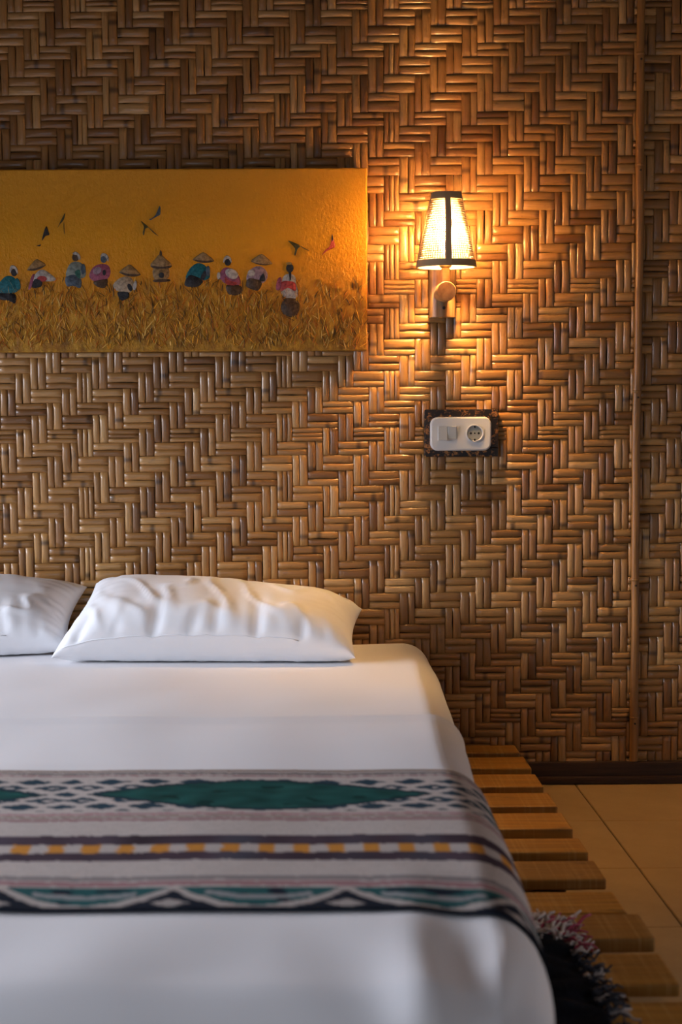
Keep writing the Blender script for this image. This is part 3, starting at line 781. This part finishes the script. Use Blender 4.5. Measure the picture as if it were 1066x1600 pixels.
figure([('b', [(103, 432), (106, 417), (114, 409), (126, 410), (134, 420), (133, 433), (118, 436)], 'grey'), ('painted_skirt', [(102, 433), (116, 428), (127, 436), (126, 450), (114, 447), (104, 447)], 'slate'), ('painted_sash', [(117, 424), (125, 421), (126, 436), (119, 432)], 'green'), ('painted_sleeve', ell(130, 421, 4, 9), 'slate'),
        ('painted_head', ell(118, 402, 5.5, 6.5), 'brown'), ('painted_head_wrap', [(113, 396), (118, 393), (124, 397), (126, 404), (123, 406), (121, 399), (116, 398)], 'white')], 'painted harvester in grey with a green sash')
figure([('b', [(139, 432), (145, 418), (158, 412), (170, 415), (173, 428), (165, 438), (148, 440)], 'magenta'), ('painted_back', ell(152, 423, 8, 6, -0.5), 'lilac'), ('painted_skirt', [(146, 440), (168, 436), (164, 450), (152, 448)], 'brown'), ('painted_sash', ell(163, 426, 3, 5), 'dark'),
        ('painted_head', ell(162, 405, 5, 6), 'slate'), ('painted_head_wrap', [(157, 402), (159, 396), (165, 396), (170, 402), (169, 409), (165, 402), (161, 400)], 'white')], 'painted harvester in magenta with a white head wrap')
figure([('b', [(176, 448), (182, 438), (194, 432), (205, 434), (210, 446), (202, 458), (186, 456)], 'cream'), ('painted_skirt', [(184, 456), (200, 456), (202, 464), (192, 470), (186, 466)], 'dark'), ('painted_sleeve', ell(211, 446, 3, 8, 0.2), 'white'), ('painted_sash', ell(203, 449, 4, 7, -0.4), 'dark'),
        ('painted_hat', hat(203, 422, 17, 12, -2), 'tan'), ('painted_hat_brim', brim(203, 422, 17, 12, -2), 'brown')], 'painted harvester in cream under a broad straw hat')
figure([('b', [(240, 418), (263, 418), (262, 438), (242, 438)], 'tan'), ('painted_roof', [(235, 415), (242, 405), (250, 397), (259, 404), (269, 415), (252, 420)], 'tan'), ('painted_eave', [(235, 415), (252, 417), (269, 415), (262, 420), (242, 420)], 'brown'), ('painted_finial', [(249, 399), (250.5, 391), (253, 394), (253, 400)], 'brown'),
        ('painted_doorway', ell(252.5, 430, 5, 5), 'dark'), ('painted_ledge', [(241, 437), (264, 436), (264, 440), (242, 441)], 'brown')], 'painted thatched field shrine')
figure([('b', [(290, 437), (296, 420), (308, 411), (320, 414), (328, 426), (326, 436), (308, 440)], 'teal'), ('painted_skirt', [(288, 445), (294, 430), (304, 430), (318, 438), (310, 448), (298, 449)], 'dark'), ('painted_sleeve', ell(325, 424, 3.5, 9), 'slate'), ('painted_sash', [(313, 434), (320, 422), (323, 430), (318, 438)], 'dark'),
        ('painted_hat', hat(318, 402, 17, 10.5, -1), 'tan'), ('painted_hat_brim', brim(318, 402, 17, 10.5, -1), 'brown')], 'painted harvester in teal under a straw hat')
figure([('b', [(342, 432), (348, 420), (358, 418), (372, 428), (376, 444), (362, 446), (350, 442)], 'magenta'), ('painted_back', ell(362, 428, 12, 8, 0.55), 'white'), ('painted_sash', [(351, 432), (358, 438), (372, 442), (366, 447), (352, 443)], 'red'), ('painted_skirt', [(354, 445), (376, 446), (378, 458), (366, 462), (356, 458)], 'brown'), ('painted_sleeve', ell(342, 431, 3, 6), 'white'),
        ('painted_head', ell(356, 410, 5, 5.5), 'dark'), ('painted_head_wrap', [(349, 411), (350, 403), (355, 399), (361, 403), (362, 411), (358, 405), (353, 405)], 'white')], 'painted harvester in a white blouse and red sash')
figure([('b', [(385, 438), (388, 425), (400, 416), (412, 418), (419, 430), (412, 442), (394, 444)], 'lilac'), ('painted_back', ell(393, 427, 6, 6), 'white'), ('painted_skirt', [(384, 446), (388, 434), (402, 436), (410, 440), (404, 454), (392, 452)], 'brown'), ('painted_sash', [(405, 436), (412, 426), (415, 438), (408, 440)], 'dark'),
        ('painted_hat', hat(409, 405, 17, 11, -2), 'tan'), ('painted_hat_brim', brim(409, 405, 17, 11, -2), 'brown')], 'painted harvester in lilac under a straw hat')
figure([('b', [(438, 458), (441, 436), (448, 428), (460, 430), (465, 446), (465, 464), (452, 468)], 'white'), ('painted_shawl', [(440, 440), (450, 438), (463, 442), (463, 456), (450, 450), (438, 456)], 'red'), ('painted_sleeve', [(431, 452), (434, 436), (440, 434), (438, 452)], 'magenta'), ('painted_skirt', [(438, 478), (446, 466), (458, 465), (468, 474), (466, 490), (454, 496), (442, 490)], 'brown'),
        ('painted_head', ell(453, 419, 6, 7), 'dark'), ('painted_flower', ell(452, 412, 4.5, 2.5), 'straw'), ('painted_ponytail', [(451, 424), (455, 425), (455, 436), (453, 440), (452, 433)], 'dark')], 'painted woman in red and white with a dark ponytail')
for pts, c, tail, lab in [
    ([(72, 353), (76, 362), (77, 367), (71, 369), (66, 376), (66, 371)], 'dark', [(57, 384), (64, 382), (62, 385)], 'dark painted kite with a short tail'),
    ([(102, 332), (100, 343), (94, 350), (90, 356), (95, 345)], 'olive', [(100, 346), (101, 367), (99.5, 356)], 'small brown painted kite'),
    ([(250, 321), (251, 334), (246, 338), (236, 343), (243, 336)], 'slate', [(233, 343), (239, 341), (236, 344)], 'slate blue painted kite'),
    ([(220, 345), (227, 350), (232, 355), (227, 358), (225, 368), (223, 364), (225, 354)], 'olive', [(231, 354), (248, 369), (239, 363)], 'thin olive painted kite'),
    ([(450, 376), (460, 379), (469, 384), (465, 390), (462, 399), (460, 398), (461, 388)], 'olive', [(469, 384), (484, 392), (476, 389)], 'dark olive painted kite at the right'),
    ([(519, 365), (521, 372), (524, 385), (518, 389), (511, 392), (503, 399), (508, 391), (516, 384)], 'red', [(518, 372), (519, 366), (521, 372), (519.5, 378)], 'red painted kite')]:
    kt = dab_poly('painted_kite', pts, c, paint); tag(kt, lab); dab_poly('painted_kite_tail', tail, c if c != 'red' else 'dark', kt, 0.0015)
# rice straw: short raised strokes, too many to count
b = Mat('oil_straw_strokes', rough=0.45, spec=0.4); at_ = b.n('ShaderNodeAttribute', attribute_name='tint'); b.base(at_.outputs['Color']); M['strokes'] = b.m
gs = random.Random(3); vs, fs, cc = [], [], []
pal_ = [(0.88, 0.42, 0.03), (0.78, 0.31, 0.012), (0.58, 0.19, 0.008), (0.92, 0.58, 0.14), (0.16, 0.07, 0.008), (0.70, 0.20, 0.012), (0.34, 0.15, 0.012), (0.90, 0.50, 0.06), (0.85, 0.38, 0.02)]
for i in range(3300):
    u = gs.uniform(-560, 568); tz = gs.random() ** 0.85
    y = 446 + 98 * tz + 6 * math.sin(u * 0.05)
    L = gs.uniform(7, 20); a = gs.gauss(0, 0.5) + 0.35 * math.sin(u * 0.11 + y * 0.05); bend = gs.uniform(-5, 5); wd = gs.uniform(0.8, 2.1)
    if y - L < 432: L = y - 432
    p = [on_y(u + math.sin(a) * L * t + bend * t * t, min(y, 545) - math.cos(a) * L * t, PF) for t in (0, 0.35, 0.7, 1.0)]
    px_ = 0.00135; n = len(vs); tint = gs.choice(pal_); kk = gs.uniform(0.7, 1.15)
    if p[3].z > org.z + ph_ * 0.5: continue
    for q, ww in zip(p, (0.7, 1.0, 0.9, 0.2)):
        vs += [(q.x - wd*ww*px_*0.6, PF + 0.0002, q.z), (q.x, PF - 0.0016, q.z), (q.x + wd*ww*px_*0.6, PF + 0.0002, q.z)]; cc += [(*[t * kk for t in tint], 1)] * 3
    for j in range(3):
        o_ = n + j*3; fs += [(o_, o_+1, o_+4, o_+3), (o_+1, o_+2, o_+5, o_+4)]
me = bpy.data.meshes.new('painted_straw'); me.from_pydata(vs, [], fs)
ca = me.attributes.new('tint', 'FLOAT_COLOR', 'POINT'); ca.data.foreach_set('color', np.array(cc, dtype=np.float32).ravel())
tag(pin(link('painted_straw', me, M['strokes'], paint, True)), kind='stuff')

# ------------------------------------------------------------------ switch and socket plate
b = Mat('mottled_shell_mosaic', rough=0.4)
vor = b.noise(120, None, 4, 0.7, (1, 1, 1)); b.base(b.ramp(vor, [(0.50, (0.012, 0.009, 0.009)), (0.54, (0.05, 0.02, 0.008)), (0.60, (0.33, 0.14, 0.04))])).bump(vor, 0.001, 0.4); M['shell'] = b.m
M['plastic'] = Mat('white_switch_plastic', (0.70, 0.68, 0.66), 0.35).m
M['plastic2'] = Mat('ivory_switch_plastic', (0.62, 0.60, 0.55), 0.35).m
M['well'] = Mat('grey_socket_well', (0.36, 0.35, 0.30), 0.45).m
M['hole'] = Mat('socket_hole_black', (0.01, 0.01, 0.01), 0.7).m
M['metal'] = Mat('earth_contact_metal', (0.6, 0.58, 0.5), 0.3, Metallic=1.0).m
FY = -0.009
A, B = on_y(663, 640, FY), on_y(778, 713, FY)
sw = empty('switch_socket_plate', ((A.x + B.x) / 2, FY + 0.004, (A.z + B.z) / 2)); tag(sw, 'white switch and socket plate on a mottled dark frame below the wall lamp', 'wall switch')
fw, fh = (B.x - A.x), (A.z - B.z); bw = 0.0185
mb = MB()
MB().box((-fw/2, -0.012, -fh/2), (fw/2, 0.0, -fh/2 + bw)).build('frame_strip', M['shell'], sw, bevel=0.0012)
MB().box((-fw/2, -0.012, fh/2 - bw), (fw/2, 0.0, fh/2)).build('frame_strip', M['shell'], sw, bevel=0.0012)
MB().box((-fw/2, -0.0118, -fh/2 + bw), (-fw/2 + bw, 0.0, fh/2 - bw)).build('frame_strip', M['shell'], sw, bevel=0.0012)
MB().box((fw/2 - bw, -0.0118, -fh/2 + bw), (fw/2, 0.0, fh/2 - bw)).build('frame_strip', M['shell'], sw, bevel=0.0012)
def rrect(x0, x1, z0, z1, r, n=8):
    o = []
    for cx, cz, a0 in ((x1-r, z1-r, 0), (x0+r, z1-r, 90), (x0+r, z0+r, 180), (x1-r, z0+r, 270)):
        for k in range(n + 1): a = math.radians(a0 + 90 * k / n); o.append((cx + r*math.cos(a), cz + r*math.sin(a)))
    return o
def lp(px, py, y=-0.024):                # pixel -> local x, z of the plate's front
    p = on_y(px, py, sw.location.y + y); return p.x - sw.location.x, p.z - sw.location.z
px0, pz1 = lp(673, 652); px1, pz0 = lp(768, 704)
MB().prism(rrect(px0, px1, pz0, pz1, 0.016), -0.024, -0.002).build('plate', M['plastic'], sw, True, bevel=0.0035, seg=3, angle=40)
for (xa, ya, xb, yb, flip) in ((684.5, 666, 699, 688, 1), (699.6, 666, 713.5, 686, -1)):
    a_, b2 = lp(xa, ya), lp(xb, yb)
    zlo, zhi = b2[1], a_[1]; dz = 0.0045 * flip
    rk = MB().add([(a_[0], -0.023, zlo), (b2[0], -0.023, zlo), (b2[0], -0.023, zhi), (a_[0], -0.023, zhi), (a_[0], -0.0265 - max(0, dz), zlo), (b2[0], -0.0265 - max(0, dz), zlo), (b2[0], -0.0265 - max(0, -dz), zhi), (a_[0], -0.0265 - max(0, -dz), zhi)],
             [(0,3,2,1),(4,5,6,7),(0,1,5,4),(1,2,6,5),(2,3,7,6),(3,0,4,7)]).build('rocker_switch', M['plastic2'], sw, bevel=0.001)
rimx, rimz = lp(742, 677)
rad_ = abs(lp(754, 677)[0] - rimx)
MB().lathe([(rad_ + 0.003, -0.0235), (rad_ + 0.003, -0.0262), (rad_ + 0.0008, -0.0268), (rad_, -0.0262), (rad_ - 0.0008, -0.0238), (0.0, -0.0238)], 40, (rimx, 0, rimz), 'Y').build('socket_rim', M['plastic'], sw, True, angle=40)
well = MB().lathe([(0.0, -0.02455), (rad_ - 0.001, -0.02455), (rad_ - 0.001, -0.0240)], 36, (rimx, 0, rimz), 'Y').build('socket_well', M['well'], sw, False)
for dx in (-0.0082, 0.0, 0.0082):
    MB().lathe([(0.0, -0.0251), (0.0024 if dx else 0.0017, -0.0251), (0.0024 if dx else 0.0017, -0.0244)], 16, (rimx + dx, 0, rimz), 'Y').build('pin_hole', M['hole'], well)
for dz in (-1, 1):
    z_ = rimz + dz * (rad_ - 0.0025); MB().box((rimx - 0.0018, -0.0262, z_ - 0.0022), (rimx + 0.0018, -0.0244, z_ + 0.0022)).build('earth_clip', M['hole'], well, bevel=0.0004)
sxc = lp(742, 695)
# ------------------------------------------------------------------ wall lamp
b = Mat('lamp_bamboo', rough=0.32); g = b.noise(1, None, 5, 0.6, (170, 170, 8))
b.base(b.ramp(g, [(0.3, (0.20, 0.10, 0.035)), (0.55, (0.36, 0.20, 0.075)), (0.8, (0.48, 0.30, 0.13))])).bump(g, 0.0008, 0.3); M['lampwood'] = b.m
b = Mat('turned_light_wood', rough=0.4); g = b.noise(1, None, 5, 0.6, (90, 14, 60))
b.base(b.ramp(g, [(0.3, (0.27, 0.13, 0.045)), (0.55, (0.45, 0.25, 0.10)), (0.8, (0.56, 0.35, 0.16))])); M['turned'] = b.m
M['darkband'] = Mat('dark_rattan_band', (0.55, 0.36, 0.20), 0.5).m
M['cane'] = Mat('cane_mesh', (0.10, 0.06, 0.03), 0.55).m
M['brass'] = Mat('lamp_holder_metal', (0.35, 0.25, 0.12), 0.35, Metallic=0.8).m
b = Mat('thin_shade_liner')
tr_ = b.n('ShaderNodeBsdfTranslucent'); tr_.inputs[0].default_value = (0.95, 0.85, 0.68, 1); ts_ = b.n('ShaderNodeBsdfTransparent'); ts_.inputs[0].default_value = (1.0, 0.93, 0.82, 1)
mx = b.n('ShaderNodeMixShader'); mx.inputs[0].default_value = 0.30; b.l(tr_.outputs[0], mx.inputs[2]); b.l(ts_.outputs[0], mx.inputs[1])
b.l(mx.outputs[0], b.t.nodes['Material Output'].inputs['Surface']); M['liner'] = b.m
b = Mat('lit_bulb', (1, 0.9, 0.7)); b.b.inputs['Emission Color'].default_value = (1.0, 0.72, 0.38, 1); b.b.inputs['Emission Strength'].default_value = 14; M['bulb'] = b.m
ts_ = b.n('ShaderNodeBsdfTransparent'); mx = b.n('ShaderNodeMixShader'); mx.inputs[0].default_value = 0.8; b.l(b.b.outputs[0], mx.inputs[1]); b.l(ts_.outputs[0], mx.inputs[2])
b.l(mx.outputs[0], b.t.nodes['Material Output'].inputs['Surface'])
LY = -0.118                              # the lamp axis stands this far off the wall
q0 = on_y(697.5, 418, LY); zt_, zb_ = on_y(697.5, 301, LY).z, q0.z
RT, RB = abs(on_y(719, 305, LY).x - q0.x), abs(on_y(743, 412, LY).x - q0.x)
mz1, mz0 = on_y(693, 405, -0.02).z, on_y(693, 496, -0.03).z
mxl, mxr = on_y(672, 480, -0.03).x, on_y(714.5, 480, -0.03).x
lamp = empty('wall_lamp', ((mxl + mxr) / 2, -0.006, mz0)); tag(lamp, 'lit bamboo wall lamp with a tapered woven cane shade beside the painting', 'lamp')
LI = Matrix.Translation(lamp.location).inverted()
def lpin(o, par=None):
    if par is None: o.parent = lamp; o.matrix_parent_inverse = LI
    else: o.parent = par
    return o
# half-round bamboo mount
cx_ = (mxl + mxr) / 2; hw_ = (mxr - mxl) / 2
ol = [(cx_ + hw_ * math.cos(a), -0.007 - 0.024 * math.sin(a)) for a in [math.pi * k / 16 for k in range(17)]]
vs = [(x, y, z) for z in (mz0, mz1) for x, y in ol]; n = 17
fs = [(i, i+1, n+i+1, n+i) for i in range(n-1)] + [tuple(range(n))[::-1], tuple(range(n, 2*n)), (0, n, 2*n-1, n-1)]
lpin(MB().add(vs, fs).build('mount', M['lampwood'], None, True, angle=50, bevel=0.0012))
# dowel arm, its round end facing the room
kz = on_y(698, 455, LY).z; kr = abs(on_y(713.5, 455, LY - 0.02).x - on_y(698, 455, LY - 0.02).x); kx = on_y(698, 455, LY - 0.02).x; kz = on_y(698, 455, LY - 0.02).z
lpin(MB().lathe([(kr * 0.72, -0.026), (kr * 0.72, LY + 0.016), (kr, LY + 0.013), (kr, LY - 0.018), (kr * 0.93, LY - 0.021)], 32, (kx, 0, kz), 'Y').build('arm', M['turned'], None, True, angle=40))
screw_z = on_y(694, 481, -0.032).z; screw_x = on_y(694, 481, -0.032).x
lpin(MB().lathe([(0.0, -0.0335), (0.0034, -0.0330), (0.0036, -0.0285)], 14, (screw_x, 0, screw_z), 'Y').build('screw', M['hole'], None))
sr = abs(on_y(704.5, 435, LY).x - on_y(698, 435, LY).x)
lpin(MB().lathe([(sr, kz + kr * 0.6), (sr, zb_ - 0.002), (sr * 0.8, zb_ + 0.001), (sr * 0.8, zb_ + 0.004)], 20, (kx, LY, 0)).build('stem', M['turned'], None, True, angle=40))
holder = lpin(MB().lathe([(0.010, zb_ + 0.0), (0.012, zb_ + 0.002), (0.012, zb_ + 0.024), (0.010, zb_ + 0.026)], 20, (kx, LY, 0)).build('bulb_holder', M['brass'], None, True, angle=40))
bz = zb_ + 0.072
bulb = MB().lathe([(0.010, -0.037), (0.012, -0.028), (0.019, -0.014), (0.0225, 0.0), (0.020, 0.011), (0.012, 0.0195), (0.0, 0.0225)], 20, (kx, LY, bz)).build('bulb', M['bulb'], None, True); lpin(bulb)
cxs = q0.x
def shr(t): return RB + (RT - RB) * t
H_ = zt_ - zb_
shade = empty('shade', (cxs, LY, zb_)); shade.parent = lamp; shade.matrix_parent_inverse = LI
def sh(mb, name, mat, smooth=True):
    o = mb.build(name, mat, shade, smooth, angle=40); return o
sh(MB().lathe([(shr(t) - 0.0012, H_ * t) for t in (0.03, 0.5, 0.97)], 48, (0, 0, 0)), 'liner', M['liner'])
lm = bpy.data.objects['liner'].data
bmx = bmesh.new(); bmx.from_mesh(lm); bmesh.ops.delete(bmx, geom=[f for f in bmx.faces if len(f.verts) > 4], context='FACES'); bmx.to_mesh(lm); bmx.free()
def hoop(t0, t1, th): 
    return [(shr(t0) + th, H_*t0), (shr(t1) + th, H_*t1), (shr(t1) - th, H_*t1), (shr(t0) - th, H_*t0)]
sh(MB().lathe(hoop(0.0, 0.095, 0.0022), 56, closed=True), 'rim_band', M['darkband'])
sh(MB().lathe(hoop(0.905, 1.0, 0.0022), 48, closed=True), 'rim_band', M['darkband'])
for k in range(4):
    a = -math.pi/2 + k * math.pi/2 - 0.02; mb = MB(); hwid = 0.0058
    vs = []
    for t in (0.02, 0.98):
        for rr, sgn in ((0.0032, -1), (0.0032, 1), (-0.001, 1), (-0.001, -1)):
            r_ = shr(t) + rr; da = sgn * hwid / r_
            vs.append((r_ * math.cos(a + da), r_ * math.sin(a + da), H_ * t))
    mb.add(vs, [(0,1,5,4),(1,2,6,5),(2,3,7,6),(3,0,4,7),(0,3,2,1),(4,5,6,7)]); sh(mb, 'rib', M['darkband'], False)
mb = MB(); NW = 66
for k in range(NW):
    a = 2 * math.pi * k / NW; hwid = 0.0008
    vs = []
    for t in (0.06, 0.94):
        for rr, sgn in ((0.0012, -1), (0.0012, 1), (0.0002, 1), (0.0002, -1)):
            r_ = shr(t) + rr; da = sgn * hwid / r_; vs.append((r_ * math.cos(a + da), r_ * math.sin(a + da), H_ * t))
    mb.add(vs, [(0,1,5,4),(1,2,6,5),(2,3,7,6),(3,0,4,7)])
for k in range(1, 27):
    t = 0.08 + 0.84 * k / 27; d_ = 0.0042
    mb.lathe([(shr(t) + 0.0016, H_*t - 0.0008), (shr(t) + 0.0016, H_*t + 0.0008), (shr(t) + 0.0004, H_*t + 0.0008), (shr(t) + 0.0004, H_*t - 0.0008)], 48, closed=True)
tag(sh(mb, 'cane_weave', M['cane'], False), kind='stuff')
# shade carrier: three wires from the holder to the lower rim
mb = MB()
for k in range(3):
    a = k * 2.094 + 0.5; mb.tube([(0.011 * math.cos(a), 0.011 * math.sin(a), 0.018), (shr(0.05) * math.cos(a), shr(0.05) * math.sin(a), 0.008)], 0.0012, 6)
sh(mb, 'carrier_wires', M['brass'])
L = bpy.data.lights.new('lamp_glow', 'POINT'); L.energy = 28.0; L.color = (1.0, 0.57, 0.21); L.shadow_soft_size = 0.024
lo = bpy.data.objects.new('lamp_glow', L); COL.objects.link(lo); lo.parent = lamp; lo.matrix_parent_inverse = LI; lo.location = (kx, LY, bz)
